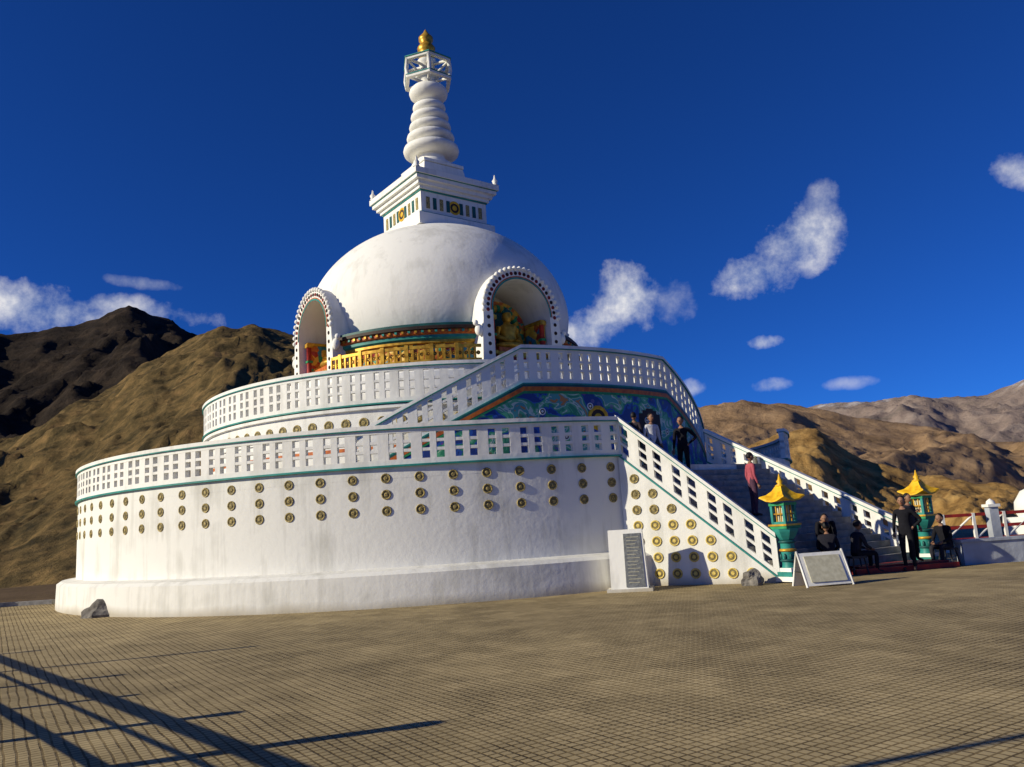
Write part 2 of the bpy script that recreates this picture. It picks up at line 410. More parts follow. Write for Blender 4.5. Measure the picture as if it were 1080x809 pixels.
for i in range(6):
    b0,b1=rad(a0+i*1.0),rad(a0+i*1.0+1.0); r=RP+.115
    zt=4.55+.22*math.sin(math.pi*(i+.5)/6)
    mb.add([(C.x+r*math.cos(b0),C.y+r*math.sin(b0),T1),(C.x+r*math.cos(b1),C.y+r*math.sin(b1),T1),(C.x+r*math.cos(b1),C.y+r*math.sin(b1),zt),(C.x+r*math.cos(b0),C.y+r*math.sin(b0),zt)],[(0,1,2,3)],DARKB)
P(mb.obj('mural_border'))

# ---- first flight
mb=MB()
N=17
for i in range(N):
    t0=i/N; t1=(i+1)/N
    z=T1-i*T1/(N+1)
    pts=[]
    a0=A1.lerp(L1,t0);a1=A1.lerp(L1,t1);b0=A2.lerp(L2,t0);b1=A2.lerp(L2,t1)
    for zz in(-.05,z):
        for v in(a0,a1,b1,b0): pts.append((v.x,v.y,zz))
    mb.hexa(pts,STEP)
P(mb.obj('stair_steps'))
for nm,A,Lm in(('near',A1,L1),('far',A2IN,L2)):
    pts=[(A.lerp(Lm,i/12).x,A.lerp(Lm,i/12).y,3.12*(1-i/12)+.10*(i/12)) for i in range(13)]
    d=(Lm-A).normalized()
    pt=Path(pts)
    w=MB(); strip(w,pt,-.11,.11,0,-.05,WHITE2,abs0=-.05)
    P(w.obj('stair_wall_'+nm))
    P(parapet(pt,.97,'stair_parapet_'+nm,None,cell=.35))
w=MB()
d=(L1-A1); Ls=d.length; d.normalize(); nn=Vector((d.y,-d.x,0))
if nn.y>0: nn=-nn
s=.35
while s<Ls-.15:
    ztop=3.12*(1-s/Ls)-.28
    z=ztop-.02
    while z>.15:
        q=A1+d*s+nn*.112; medallion(w,(q.x,q.y,z),nn,.115 if z>1.4 else .12,MEDG if z>1.55 else MEDY); z-=.37
    s+=.42
P(w.obj('stair_wall_medallions'))

# ---- upper body
mb=MB()
mb.lathe([(6.5,5.15),(6.5,5.9),(6.2,5.95),(6.2,6.5),(6.0,6.55),(6.0,6.85)],C,120,WHITE,False)
mb.lathe([(6.0,6.85),(4.9,6.86)],C,120,FLOOR,False)
U=[rad(-53),rad(-143),rad(37),rad(127)]
RO,RI=1.62,1.22; ZA=8.66
def skipn(c):
    v=c-C
    for u in U:
        dx=v.x*math.cos(u)+v.y*math.sin(u); ly=-v.x*math.sin(u)+v.y*math.cos(u)
        if dx<2.5: continue
        if abs(ly)<1.4 and c.z<ZA: return True
        if math.hypot(ly,c.z-ZA)<1.4: return True
    return False
K=.27
mb.lathe([(4.78+K,6.86),(4.78+K,7.1)],C,240,TEALD,False,skip=skipn)
mb.lathe([(4.78+K,7.1),(4.78+K,7.62)],C,240,CARVE,False,skip=skipn)
mb.lathe([(4.80+K,7.62),(4.86+K,7.66),(4.86+K,7.74)],C,240,GOLD,False,skip=skipn)
mb.lathe([(4.86+K,7.74),(4.94+K,7.80),(4.94+K,7.90)],C,240,TEAL,False,skip=skipn)
mb.lathe([(4.94+K,7.90),(5.02+K,7.94),(5.02+K,8.05)],C,240,ORANGE,False,skip=skipn)
mb.lathe([(5.02+K,8.05),(5.10+K,8.07),(5.10+K,8.17),(5.0+K,8.20)],C,240,DARKB,False,skip=skipn)
mb.lathe([(5.0+K,8.20),(5.0+K,8.28),(4.6+K,8.34)],C,240,TEALD,False,skip=skipn)
P(mb.obj('dome_drum'))
mb=MB()
for i in range(150):
    a=rad(i*2.4); c=Vector((C.x+5.31*math.cos(a),C.y+5.31*math.sin(a),8.0))
    if skipn(c): continue
    mb.box(c,(.06,.08,.07),GOLD if i%2 else TEAL,rz=a)
for i in range(60):
    a=rad(i*6); c=Vector((C.x+5.07*math.cos(a),C.y+5.07*math.sin(a),7.36))
    if skipn(c): continue
    mb.box(c,(.06,.12,.5),GOLD,rz=a)
P(mb.obj('dome_drum_ornament'))
mb=MB()
def okr(a):
    d=[abs(((a-math.degrees(u)+180)%360)-180) for u in U]
    return min(d)>17
RG=5.75
for i in range(180):
    a=i*2.0
    if not(okr(a) and okr(a+2)): continue
    for z0,z1 in((6.86,6.96),(7.32,7.42)):
        pts=[]
        for zz in(z0,z1):
            for r,b in((RG-.04,a),(RG+.04,a),(RG+.04,a+2),(RG-.04,a+2)): pts.append((C.x+r*math.cos(rad(b)),C.y+r*math.sin(rad(b)),zz))
        mb.hexa(pts,GOLD)
    mb.box((C.x+RG*math.cos(rad(a)),C.y+RG*math.sin(rad(a)),7.14),(.06,.05,.36),GOLD,rz=rad(a))
    if i%4==0: mb.box((C.x+RG*math.cos(rad(a)),C.y+RG*math.sin(rad(a)),7.18),(.12,.12,.56),GOLD,rz=rad(a))
    medallion(mb,(C.x+RG*math.cos(rad(a+1)),C.y+RG*math.sin(rad(a+1)),7.14),(math.cos(rad(a+1)),math.sin(rad(a+1)),0),.07,GOLD)
P(mb.obj('gold_lattice_rail'))
mb=MB()
RD=5.08
prof=[(4.80,8.3),(4.94,8.6),(5.03,8.95),(RD,9.35)]
for i in range(1,41):
    t=rad(90*i/40); prof.append((RD*math.cos(t)**.99 if i<40 else .01,9.35+3.95*math.sin(t)))
mb.lathe(prof,C,300,WHITE,True,skip=skipn)
P(mb.obj('dome'))
def niche(u,name):
    mb=MB(); cu,su=math.cos(u),math.sin(u)
    def W(x,y,z): return (C.x+x*cu-y*su,C.y+x*su+y*cu,z)
    zb=6.86; Xf=5.32; Xb=3.3
    def prof(r,flare=0,n=28):
        pts=[(r+flare,zb),(r+flare*.6,zb+.9),(r,ZA-.3)]
        for i in range(n+1):
            a=math.pi*i/n
            pts.append((r*math.cos(a),ZA+r*math.sin(a)))
        pts+= [(-r,ZA-.3),(-r-flare*.6,zb+.9),(-r-flare,zb)]
        return pts
    po=prof(RO,.10); pi_=prof(RI,0); n=len(po)
    vs=[W(Xf,y,z) for y,z in po]+[W(Xf,y,z) for y,z in pi_]+[W(Xb,y,z) for y,z in po]+[W(Xb,y,z) for y,z in pi_]
    fs=[]
    for i in range(n-1):
        fs+= [(i,i+1,n+i+1,n+i),(i,2*n+i,2*n+i+1,i+1)]
    mb.add(vs,fs,WHITE,False)
    fs=[(n+i,n+i+1,3*n+i+1,3*n+i) for i in range(n-1)]
    mb.add(vs,fs,WHITE,True)
    bp=[W(Xb+.02,y,z) for y,z in pi_]; mb.add(bp,[tuple(range(n))],WHITE)
    for i in range(25):
        a=math.pi*i/24
        y,z=(RO-.02)*math.cos(a),ZA+(RO-.02)*math.sin(a)
        mb.ball(W(Xf,y,z),(.085,.085,.085),WHITE,8,6)
        p=W(Xf,(RO+RI)/2*math.cos(a),ZA+(RO+RI)/2*math.sin(a)); medallion(mb,p,(cu,su,0),.065,DARKB if i%2 else RED)
    for sgn in(-1,1):
        for zz in(8.4,8.1,7.8,7.5,7.2):
            medallion(mb,W(Xf,sgn*(RO+RI)/2,zz),(cu,su,0),.065,DARKB)
        mb.ball(W(Xf-.1,sgn*(RO+.14),7.95),(.14,.14,.2),WHITE,10,8)
        mb.ball(W(Xf-.1,sgn*(RO+.26),8.18),(.09,.09,.1),WHITE,10,8)
    for r0,r1,m,xx in((RI,RI+.06,TEAL,.012),(RI+.06,RI+.10,ORANGE,.009)):
        for i in range(28):
            a,b=math.pi*i/28,math.pi*(i+1)/28
            mb.add([W(Xf+xx,r0*math.cos(a),ZA+r0*math.sin(a)),W(Xf+xx,r1*math.cos(a),ZA+r1*math.sin(a)),W(Xf+xx,r1*math.cos(b),ZA+r1*math.sin(b)),W(Xf+xx,r0*math.cos(b),ZA+r0*math.sin(b))],[(0,1,2,3)],m)
    def bx(x,y,z,sx,sy,sz,m): mb.box(W(x,y,z),(sx,sy,sz),m,rz=u)
    sc=[(1.15,zb),(1.15,8.5)]+[(1.15*math.cos(math.pi*i/16),8.5+.95*math.sin(math.pi*i/16)) for i in range(1,16)]+[(-1.15,8.5),(-1.15,zb)]
    X2=3.95
    mb.add([W(X2,y,z) for y,z in sc],[tuple(range(len(sc)))],CARVE)
    k=len(sc)
    mb.add([W(X2,y,z) for y,z in sc]+[W(Xb+.05,y,z) for y,z in sc],[(i,i+1,k+i+1,k+i) for i in range(k-1)],GOLD)
    for i in range(22):
        a=math.pi*(i/21*1.3-.15); y,z=.72*math.cos(a),8.45+.72*math.sin(a)
        mb.ball(W(X2+.05,y,z),(.12,.12,.14),GREEN if i%2 else GOLD,8,6)
    mb.add([W(X2+.03,.66*math.cos(math.pi*2*i/20),8.45+.66*math.sin(math.pi*2*i/20)) for i in range(20)],[tuple(range(20))],TEALD)
    bx(4.55,0,7.0,1.4,2.2,.28,RED); bx(4.5,0,7.25,1.0,1.7,.22,GOLD); bx(4.45,0,7.45,.9,1.5,.18,ORANGE)
    for sgn in(-1,1):
        mb.tube([W(5.0,sgn*1.06,6.9),W(5.0,sgn*1.06,8.5)],[.09,.09],10,RED)
        bx(5.0,sgn*1.06,8.5,.24,.24,.14,GOLD); bx(5.0,sgn*1.06,7.3,.22,.22,.12,GOLD); bx(5.0,sgn*1.06,7.9,.2,.2,.08,GREEN)
        bx(4.6,sgn*1.08,7.7,.9,.16,1.6,CARVE); bx(4.6,sgn*1.08,8.56,.95,.20,.1,GOLD)
    X=.35
    mb.ball(W(4.2+X,0,7.66),(.42,.66,.17),GOLD,18,8,rz=u)
    mb.lathe([(.36,0),(.34,.2),(.30,.42),(.36,.62),(.34,.74),(.14,.84),(.11,.92)],W(4.05+X,0,7.66),16,GOLD)
    for sgn in(-1,1):
        mb.tube([W(4.05+X,sgn*.36,8.35),W(4.1+X,sgn*.48,8.0),W(4.42+X,sgn*.18,7.82),W(4.5+X,0,7.84)],[.10,.09,.065,.05],8,GOLD)
    mb.ball(W(4.07+X,0,8.74),(.19,.17,.23),GOLD,14,10,rz=u); mb.ball(W(4.05+X,0,8.94),(.17,.16,.10),TEALD,12,6); mb.ball(W(4.05+X,0,9.03),(.08,.08,.08),TEALD,10,6)
    mb.ball(W(4.26+X,0,8.72),(.03,.03,.05),GOLD,6,5)
    return P(mb.obj(name))
for u,nm in zip(U,('shrine_niche_front','shrine_niche_side','shrine_niche_rear','shrine_niche_far')): niche(u,nm)
# harmika
mb=MB(); rz=rad(-53)
def sq(s,z0,z1,m,t=1.0): mb.box((C.x,C.y,(z0+z1)/2),(s,s,z1-z0),m,rz=rz,taper=t)
sq(3.45,12.9,13.36,WHITE); sq(3.2,13.36,13.44,TEAL); sq(3.0,13.44,14.30,WHITE)
sq(3.08,14.30,14.36,TEAL); sq(3.2,14.36,14.50,WHITE); sq(3.42,14.50,14.66,WHITE); sq(3.66,14.66,14.80,WHITE); sq(3.71,14.80,14.83,TEAL);sq(3.82,14.83,15.05,WHITE)
sq(3.2,15.05,15.17,WHITE); sq(2.7,15.17,15.3,WHITE); sq(2.0,15.3,15.9,WHITE,.9); sq(1.7,15.9,15.93,TEAL); sq(1.85,15.93,16.05,WHITE)
for u in U:
    cu,su=math.cos(u),math.sin(u)
    for k in range(-4,5):
        if k==0: continue
        mb.box((C.x+cu*1.505-su*k*.3,C.y+su*1.505+cu*k*.3,13.86),(.04,.15,.46),TEALD if k%2 else MEDG,rz=u)
    medallion(mb,(C.x+cu*1.50,C.y+su*1.50,13.86),(cu,su,0),.28,YELLOW)
    a=u+math.pi/4; cx,cy=C.x+2.55*math.cos(a),C.y+2.55*math.sin(a)
    mb.lathe([(.14,0),(.08,.1),(.12,.2),(.05,.3),(.02,.45)],(cx,cy,15.05),10,WHITE)
P(mb.obj('harmika'))
# spire
mb=MB()
pr=[(.80,16.05),(.84,16.2),(.58,16.42),(.56,16.6)]
z=16.6
for r,h in((1.14,.58),(.98,.50),(.86,.46),(.78,.44),(.68,.42)):
    pr+= [(r*.66,z),(r*.8,z+.04*h),(r*.97,z+.2*h),(r,z+.42*h),(r*.97,z+.62*h),(r*.8,z+.82*h),(r*.62,z+.9*h)]
    z+=h
pr+= [(.40,z)]
for i in range(9):
    t=-1.2+2.4*i/8; pr.append((.80*math.cos(t),z+.42+.42*math.sin(t)))
zb=z+.9
pr+= [(.3,zb),(.28,zb+.2),(.45,zb+.26)]
mb.lathe(pr,C,40,WHITE)
hz=zb-.05
hx=[(1.05*math.cos(rad(60*i-20)),1.05*math.sin(rad(60*i-20))) for i in range(6)]
def hexring(r0,r1,z0,z1,m):
    for i in range(6):
        a,b=rad(60*i-20),rad(60*i+40)
        pts=[]
        for zz in(z0,z1):
            for r,q in((r0,a),(r1,a),(r1,b),(r0,b)): pts.append((C.x+r*math.cos(q),C.y+r*math.sin(q),zz))
        mb.hexa(pts,m)
hexring(.90,1.06,hz,hz+.10,WHITE); hexring(.92,1.08,hz+.10,hz+.14,TEAL)
hexring(.90,1.06,hz+.80,hz+.90,WHITE); hexring(.90,1.10,hz+.90,hz+.94,TEAL)
for x,y in hx:
    mb.tube([(C.x+x*.92,C.y+y*.92,hz+.05),(C.x+x*1.0,C.y+y*1.0,hz+.4),(C.x+x*.92,C.y+y*.92,hz+.85)],[.09,.07,.09],8,WHITE)
    mb.tube([(C.x,C.y,hz+.05),(C.x+x*.9,C.y+y*.9,hz+.06)],[.06,.06],6,WHITE)
    mb.tube([(C.x,C.y,hz+.85),(C.x+x*.9,C.y+y*.9,hz+.86)],[.06,.06],6,WHITE)
    mb.tube([(C.x,C.y,hz+.35),(C.x+x*.5,C.y+y*.5,hz+.5),(C.x+x*.9,C.y+y*.9,hz+.8)],[.05,.05,.05],6,WHITE)
mb.lathe([(.3,hz),(.22,hz+.5),(.34,hz+.95),(.4,hz+1.05),(.25,hz+1.12)],C,20,WHITE)
g=hz+1.1
mb.lathe([(.25,g),(.34,g+.08),(.2,g+.18),(.36,g+.38),(.38,g+.55),(.26,g+.72),(.2,g+.78),(.3,g+.9),(.3,g+1.04),(.14,g+1.22),(.03,g+1.42)],C,24,GOLD)
P(mb.obj('spire'))

# ---------------------------------------------------------------- pagoda lamps
def lamp(loc,rz):
    mb=MB()
    def b(s,z0,z1,m,t=1.0): mb.box((0,0,(z0+z1)/2),(s,s,z1-z0),m,rz=rz,taper=t)
    b(.56,0,.10,WHITE); b(.46,.10,.20,TEAL); b(.38,.20,.28,WHITE)
    mb.lathe([(.17,.28),(.15,.34),(.15,.8),(.17,.86)],(0,0,0),16,TEAL)
    for z in(.4,.62,.8): mb.lathe([(.15,z),(.19,z+.02),(.19,z+.05),(.15,z+.07)],(0,0,0),16,GOLD if z==.62 else TEALD)
    for i in range(8):
        a=i*math.pi/4; mb.ball((.155*math.cos(a),.155*math.sin(a),.52),(.035,.035,.07),TEALD,8,6)
    mb.lathe([(.16,.88),(.22,.96),(.28,1.06),(.30,1.12)],(0,0,0),8,TEAL,False)
    b(.46,1.12,1.18,GREEN); b(.50,1.18,1.22,GOLD)
    for i in range(4):
        a=rz+math.pi/4+i*math.pi/2
        mb.box((.235*math.cos(a),.235*math.sin(a),1.44),(.06,.06,.40),TEAL,rz=rz)
        a=rz+i*math.pi/2
        for k in(-.06,.06): mb.box((.16*math.cos(a)-math.sin(a)*k,.16*math.sin(a)+math.cos(a)*k,1.44),(.02,.022,.36),GOLD,rz=a)
        mb.box((.158*math.cos(a),.158*math.sin(a),1.44),(.02,.28,.028),GOLD,rz=a)
    b(.18,1.24,1.62,CREAM); b(.38,1.22,1.27,TEAL); b(.42,1.62,1.68,GREEN)
    rows=[(.35,1.70),(.335,1.735),(.23,1.82),(.14,1.93),(.08,2.04)]
    vs=[];n=16
    for r,z in rows:
        for i in range(n):
            a=2*math.pi*i/n; c=max(abs(math.cos(a)),abs(math.sin(a))); rr=r/c
            lift=.11*(1/c-1)/.414*(r/.35)**2
            vs.append(Matrix.Rotation(rz,3,'Z')@Vector((rr*math.cos(a),rr*math.sin(a),z+lift)))
    fs=[(j*n+i,j*n+(i+1)%n,(j+1)*n+(i+1)%n,(j+1)*n+i) for j in range(4) for i in range(n)]
    fs.append(tuple(reversed(range(n))))
    mb.add(vs,fs,YELLOW)
    mb.lathe([(.08,2.03),(.12,2.06),(.05,2.10),(.08,2.15),(.04,2.2),(.01,2.32)],(0,0,0),12,YELLOW)
    return mb.obj('pagoda_lamp',None,loc)
lamp((L1.x+.20,L1.y-.06,.03),rad(32)); lamp((L2.x+.28,L2.y-.25,0),rad(32))

# ---------------------------------------------------------------- props
mb=MB(); rz=rad(-12)
pos=Vector((2.35,18.5,0))
M=Matrix.Rotation(rz,3,'Z')
def pr2(pts,m,o=pos):
    mb.hexa([o+M@Vector(p) for p in pts],m)
pr2([(-.40,-.34,0),(.42,-.34,0),(.42,.2,0),(-.40,.2,0),(-.40,-.12,1.34),(.36,-.12,1.34),(.36,.1,1.34),(-.40,.1,1.34)],WHITE)
pr2([(-.06,-.345,.10),(.36,-.345,.10),(.36,-.30,.10),(-.06,-.30,.10),(-.06,-.152,1.25),(.32,-.152,1.25),(.32,-.12,1.25),(-.06,-.12,1.25)],GREYP)
for i in range(14):
    z=1.17-i*.075; yy=-.152-(1.25-z)/1.15*.193-.004
    mb.box(pos+M@Vector((.14-.02*(i%3),yy,z)),(.28-.04*(i%3),.006,.010),CREAM,rz=rz)
mb.box(pos+Vector((0,-.05,.03)),(1.0,.72,.07),WHITE2,rz=rz)
mb.obj('information_pedestal')
mb=MB(); pos=Vector((6.05,16.9,0)); rz=rad(8); M=Matrix.Rotation(rz,3,'Z')
pr2([(-.46,-.30,.03),(.46,-.30,.03),(.46,-.27,.03),(-.46,-.27,.03),(-.46,-.02,.66),(.46,-.02,.66),(.46,.01,.66),(-.46,.01,.66)],WHITE,pos)
pr2([(-.38,-.298,.10),(.38,-.298,.10),(.38,-.28,.10),(-.38,-.28,.10),(-.38,-.06,.60),(.38,-.06,.60),(.38,-.04,.60),(-.38,-.04,.60)],CREAM,pos)
pr2([(-.46,.30,.0),(.46,.30,.0),(.46,.33,.0),(-.46,.33,.0),(-.46,.02,.66),(.46,.02,.66),(.46,.05,.66),(-.46,.05,.66)],WHITE,pos)
for x in(-.49,.49):
    for y in(-.30,.32):
        p=[pos+M@Vector((x,y,0)),pos+M@Vector((x,.01,.70))]; mb.tube(p,[.022,.022],6,WHITE)
    mb.tube([pos+M@Vector((x,-.17,.3)),pos+M@Vector((x,.17,.3))],[.012,.012],6,METAL)
mb.obj('sandwich_board')
def rock(name,loc,s,seed):
    mb=MB()
    def fn(p):
        n=noise.noise(Vector((p.x/s[0]*1.3+seed,p.y/s[1]*1.3,p.z/s[2]*1.3)))
        return p*(1+.5*n)
    mb.ball((0,0,0),s,ROCK,18,12,fn); o=mb.obj(name,None,loc)
    for f in o.data.polygons: f.use_smooth=False
    return o
rock('rock',(-10.50,20.65,.06),(.62,.3,.32),1.2); rock('rock',(4.9,17.9,.12),(.24,.2,.2),5.3)
mb=MB(); mb.box((8.7,19.4,.06),(2.6,.9,.12),RED,rz=rad(10)); mb.box((8.7,19.45,.14),(2.3,.7,.05),RED,rz=rad(10)); mb.obj('red_platform')

DX=-.85
wall=empty('low_wall',(0,0,0))
mb=MB(); mb.box((19.5+DX,20.1,.25),(16.6,.3,.54),BLUEG,rz=rad(3)); mb.box((19.5+DX,20.1,.555),(16.7,.38,.06),BLUEG,rz=rad(3))
o=mb.obj('wall_body'); o.parent=wall
mb=MB(); mb.box((11.75,20.5,.65),(.22,.22,1.3),BLUEG); mb.box((11.75,20.5,1.33),(.3,.3,.07),WHITE2); mb.lathe([(.11,1.36),(.09,1.44),(.01,1.5)],(11.75,20.5,0),10,WHITE2)
mb.obj('gate_post')
mb=MB()
for i in range(17):
    mb.box((12.4+i*.9,24.2,.5),(.08,.08,1.2),WHITE)
for z in(.35,.7,1.05): mb.box((19.6,24.2,z),(14.6,.05,.09),RED)
for i in range(16):
    mb.tube([(12.4+i*.9,24.2,.35),(13.3+i*.9,24.2,1.05)],[.03,.03],6,WHITE)
mb.obj('red_railing')
sx=17.2
mb=MB(); mb.box((sx,27,.4),(1.8,1.8,.8),WHITE); mb.lathe([(.75,.8),(.85,1.0),(.82,1.3),(.6,1.65),(.25,1.8),(.2,1.82)],(sx,27,0),24,WHITE); mb.box((sx,27,1.92),(.4,.4,.2),WHITE); mb.lathe([(.16,2.0),(.1,2.4),(.02,2.7)],(sx,27,0),12,GOLD)
mb.obj('small_stupa')

# ---------------------------------------------------------------- railing left of the view that shades the plaza
SUNH=Vector((-.95,-.31,0)).normalized(); EL=rad(23)
mb=MB()
posts=[((-4.81,5.89),1.70,.085),((-5.93,7.11),1.32,.07),((-8.5,9.9),1.37,.06),((-9.7,11.2),2.4,.05),((-7.2,8.5),1.2,.05),((-11.6,13.2),1.4,.06),((-3.2,4.15),1.3,.06),((-2.0,2.85),1.3,.06)]
for (x,y),h,r in posts:
    mb.tube([(x,y,0),(x,y,h)],[r,r],8,METAL); mb.ball((x,y,h),r*1.3,METAL,8,6)
for z,r in((.70,.035),(.95,.02),(1.12,.055)):
    mb.tube([(-12.5,14.25,z),(-1.6,2.4,z)],[r,r],8,METAL)
mb.obj('metal_fence')
mb=MB(); mb.tube([(-6.4,2.6,0),(-6.4,2.6,5.2)],[.07,.045],10,METAL); mb.ball((-6.4,2.6,5.25),.09,GOLD,10,8); mb.obj('flag_pole')

# ---------------------------------------------------------------- people
def person(loc,face,pose='stand',h=1.68,shirt=(.02,.02,.025),pants=(.02,.02,.03),skin=(.30,.16,.10),hair=(.01,.008,.008)):
    s=h/1.7
    mS=mat('shirt',shirt,rough=.9,scale=20,bump=.3,spec=.1); mP=mat('trousers',pants,rough=.9,scale=20,bump=.3,spec=.1)
    mK=mat('skin',skin,rough=.6); mH=mat('hair',hair,rough=.6); mB=mat('shoes',(.03,.02,.02),rough=.5)
    J={'pel':(0,0,.95),'wa':(0,0,1.08),'ch':(0,0,1.28),'nk':(0,.0,1.44),'hd':(0,-.01,1.52)}
    for sg,S in((-1,'R'),(1,'L')):
        J['sh'+S]=(sg*.17,0,1.40); J['el'+S]=(sg*.23,.03,1.12); J['wr'+S]=(sg*.24,-.05,.88)
        J['hp'+S]=(sg*.09,0,.90); J['kn'+S]=(sg*.10,-.02,.50); J['an'+S]=(sg*.10,.02,.09); J['to'+S]=(sg*.12,-.15,.04)
    if pose=='walk':
        J['knL']=(.10,-.18,.52);J['anL']=(.10,-.24,.10);J['toL']=(.11,-.41,.06)
        J['knR']=(-.10,.02,.50);J['anR']=(-.10,.26,.13);J['toR']=(-.11,.13,.03)
        J['elL']=(.23,.14,1.13);J['wrL']=(.22,.12,.90);J['elR']=(-.23,-.08,1.13);J['wrR']=(-.2,-.25,.98)
    if pose=='phone':
        J['elR']=(-.22,-.06,1.14);J['wrR']=(-.08,-.28,1.26)
    if pose=='hips':
        J['elL']=(.36,.08,1.16);J['wrL']=(.17,.0,1.0)
    if pose=='bend':
        for k,v in {'wa':(0,-.03,1.05),'ch':(0,-.20,1.17),'nk':(0,-.34,1.24),'hd':(0,-.42,1.27),'shL':(.17,-.30,1.20),'shR':(-.17,-.30,1.20),'elL':(.2,-.38,.93),'elR':(-.2,-.38,.93),'wrL':(.12,-.48,.72),'wrR':(-.12,-.48,.72)}.items(): J[k]=v
    if pose=='sit':
        for k in list(J):
            x,y,z=J[k]; J[k]=(x,y,z-.47)
        J['wa']=(0,-.02,.61);J['ch']=(0,-.06,.80);J['nk']=(0,-.10,.96);J['hd']=(0,-.13,1.04)
        for sg,S in((-1,'R'),(1,'L')):
            J['sh'+S]=(sg*.17,-.09,.91);J['el'+S]=(sg*.23,-.15,.66);J['wr'+S]=(sg*.12,-.34,.58)
            J['hp'+S]=(sg*.09,-.02,.45);J['kn'+S]=(sg*.13,-.44,.48);J['an'+S]=(sg*.12,-.42,.09);J['to'+S]=(sg*.13,-.58,.04)
    names=list(J); idx={n:i for i,n in enumerate(names)}
    R={'pel':(.15,.11),'wa':(.135,.10),'ch':(.165,.115),'nk':(.055,.055),'hd':(.05,.05)}
    for S in'LR':
        R.update({'sh'+S:(.065,.065),'el'+S:(.045,.045),'wr'+S:(.03,.03),'hp'+S:(.095,.095),'kn'+S:(.062,.062),'an'+S:(.042,.042),'to'+S:(.035,.028)})
    E=[('pel','wa','s'),('wa','ch','s'),('ch','nk','s'),('nk','hd','k')]
    for S in'LR': E+= [('ch','sh'+S,'s'),('sh'+S,'el'+S,'s'),('el'+S,'wr'+S,'s'),('pel','hp'+S,'p'),('hp'+S,'kn'+S,'p'),('kn'+S,'an'+S,'p'),('an'+S,'to'+S,'b')]
    me=D.meshes.new('b'); me.from_pydata([Vector(J[n]) for n in names],[(idx[a],idx[b]) for a,b,_ in E],[])
    ob=D.objects.new('b',me); scene.collection.objects.link(ob)
    sk=ob.modifiers.new('s','SKIN'); sk.use_smooth_shade=True
    for i,n in enumerate(names):
        me.skin_vertices[0].data[i].radius=R[n]
        if n=='pel': me.skin_vertices[0].data[i].use_root=True
    sb=ob.modifiers.new('ss','SUBSURF'); sb.levels=1; sb.render_levels=1
    dg=bpy.context.evaluated_depsgraph_get(); ev=ob.evaluated_get(dg); bm=D.meshes.new_from_object(ev)
    D.objects.remove(ob)
    mb=MB()
    lab={'s':mS,'p':mP,'k':mK,'b':mB}
    for f in bm.polygons:
        c=f.center; best=None;bd=9
        for a,b,l in E:
            A=Vector(J[a]);B=Vector(J[b]);t=max(0,min(1,(c-A).dot(B-A)/(B-A).length_squared)); d=(c-(A+(B-A)*t)).length
            if d<bd: bd=d;best=l
        mb.m.append(mb.mi(lab[best])); mb.sm.append(True); mb.f.append(tuple(f.vertices))
    mb.v=[tuple(v.co) for v in bm.vertices]
    hd=Vector(J['hd'])+Vector((0,-.015,.10))
    if pose=='bend': hd=Vector(J['hd'])+Vector((0,-.09,.03))
    def hf(p):
        q=p.copy()
        if q.z<0: q.x*=1-.28*(-q.z/.12); q.y=q.y*(1-.1*(-q.z/.12))-.012*(-q.z/.12)
        return q
    mb.ball(hd,(.078,.095,.118),mK,16,12,hf)
    mb.ball(hd+Vector((0,.018,.022)),(.086,.098,.110),mH,16,12,lambda p:Vector((p.x,max(p.y,-.055) if p.z<.05 else p.y,max(p.z,-.06) if p.y>0 else max(p.z,.025))))
    mb.tube([hd+Vector((0,-.090,.015)),hd+Vector((0,-.112,-.02)),hd+Vector((0,-.092,-.03))],[.007,.014,.009],6,mK)
    for sg in(-1,1):
        mb.ball(hd+Vector((sg*.03,-.086,.012)),(.012,.008,.007),mH,8,5)
        mb.ball(hd+Vector((sg*.078,.005,-.005)),(.012,.022,.030),mK,8,6)
    mb.ball(hd+Vector((0,-.088,-.055)),(.024,.007,.006),RED,8,5)
    for S,sg in(('L',1),('R',-1)):
        w=Vector(J['wr'+S]); d=(w-Vector(J['el'+S])).normalized()
        side=d.cross(Vector((0,1,0))) if abs(d.y)<.8 else Vector((1,0,0)); side=side.normalized(); side=Vector((0,1,0)) if pose in('stand','walk') else side
        pe=w+d*.085
        mb.tube([w-d*.01,w+d*.04,pe],[.024,.036,.034],8,mK)
        for k,Lf in enumerate((.062,.074,.070,.055)):
            o=side*((k-1.5)*.019)
            mb.tube([pe+o-d*.01,pe+o+d*Lf*.5,pe+o+d*Lf*.9+Vector((-sg*.012,0,0))],[.0095,.009,.007],6,mK)
        mb.tube([w+d*.03-side*.03,w+d*.07-side*.055,w+d*.10-side*.055],[.011,.010,.008],6,mK)
    o=mb.obj('person',None,loc); o.rotation_euler=(0,0,face); o.scale=(s,s,s); return o
def SP(s,q):
    a=A1.lerp(L1,s); b=A2.lerp(L2,s); v=a.lerp(b,q)
    k=min(N-1,int(s*N))
    z=T1-k*T1/(N+1)
    return Vector((v.x,v.y,z))
BLK=(.015,.015,.02)
person(SP(.07,.05),rad(150),'stand',1.42,shirt=(.05,.04,.05),pants=BLK)
person(SP(.15,.09),rad(20),'stand',1.52,shirt=(.7,.7,.72),pants=(.04,.05,.09))
person(SP(.20,.25),rad(-30),'hips',1.6,shirt=BLK,pants=BLK)
person(SP(.57,.34),rad(100),'stand',1.52,shirt=(.45,.10,.13),pants=(.10,.05,.08))
person((7.2,19.5,0),rad(-20),'bend',1.68,shirt=BLK,pants=BLK)
person((7.6,18.9,0),rad(100),'sit',1.65,shirt=(.03,.03,.04),pants=BLK)
person((6.95,18.8,0),rad(160),'sit',1.65,shirt=(.02,.02,.03),pants=BLK)
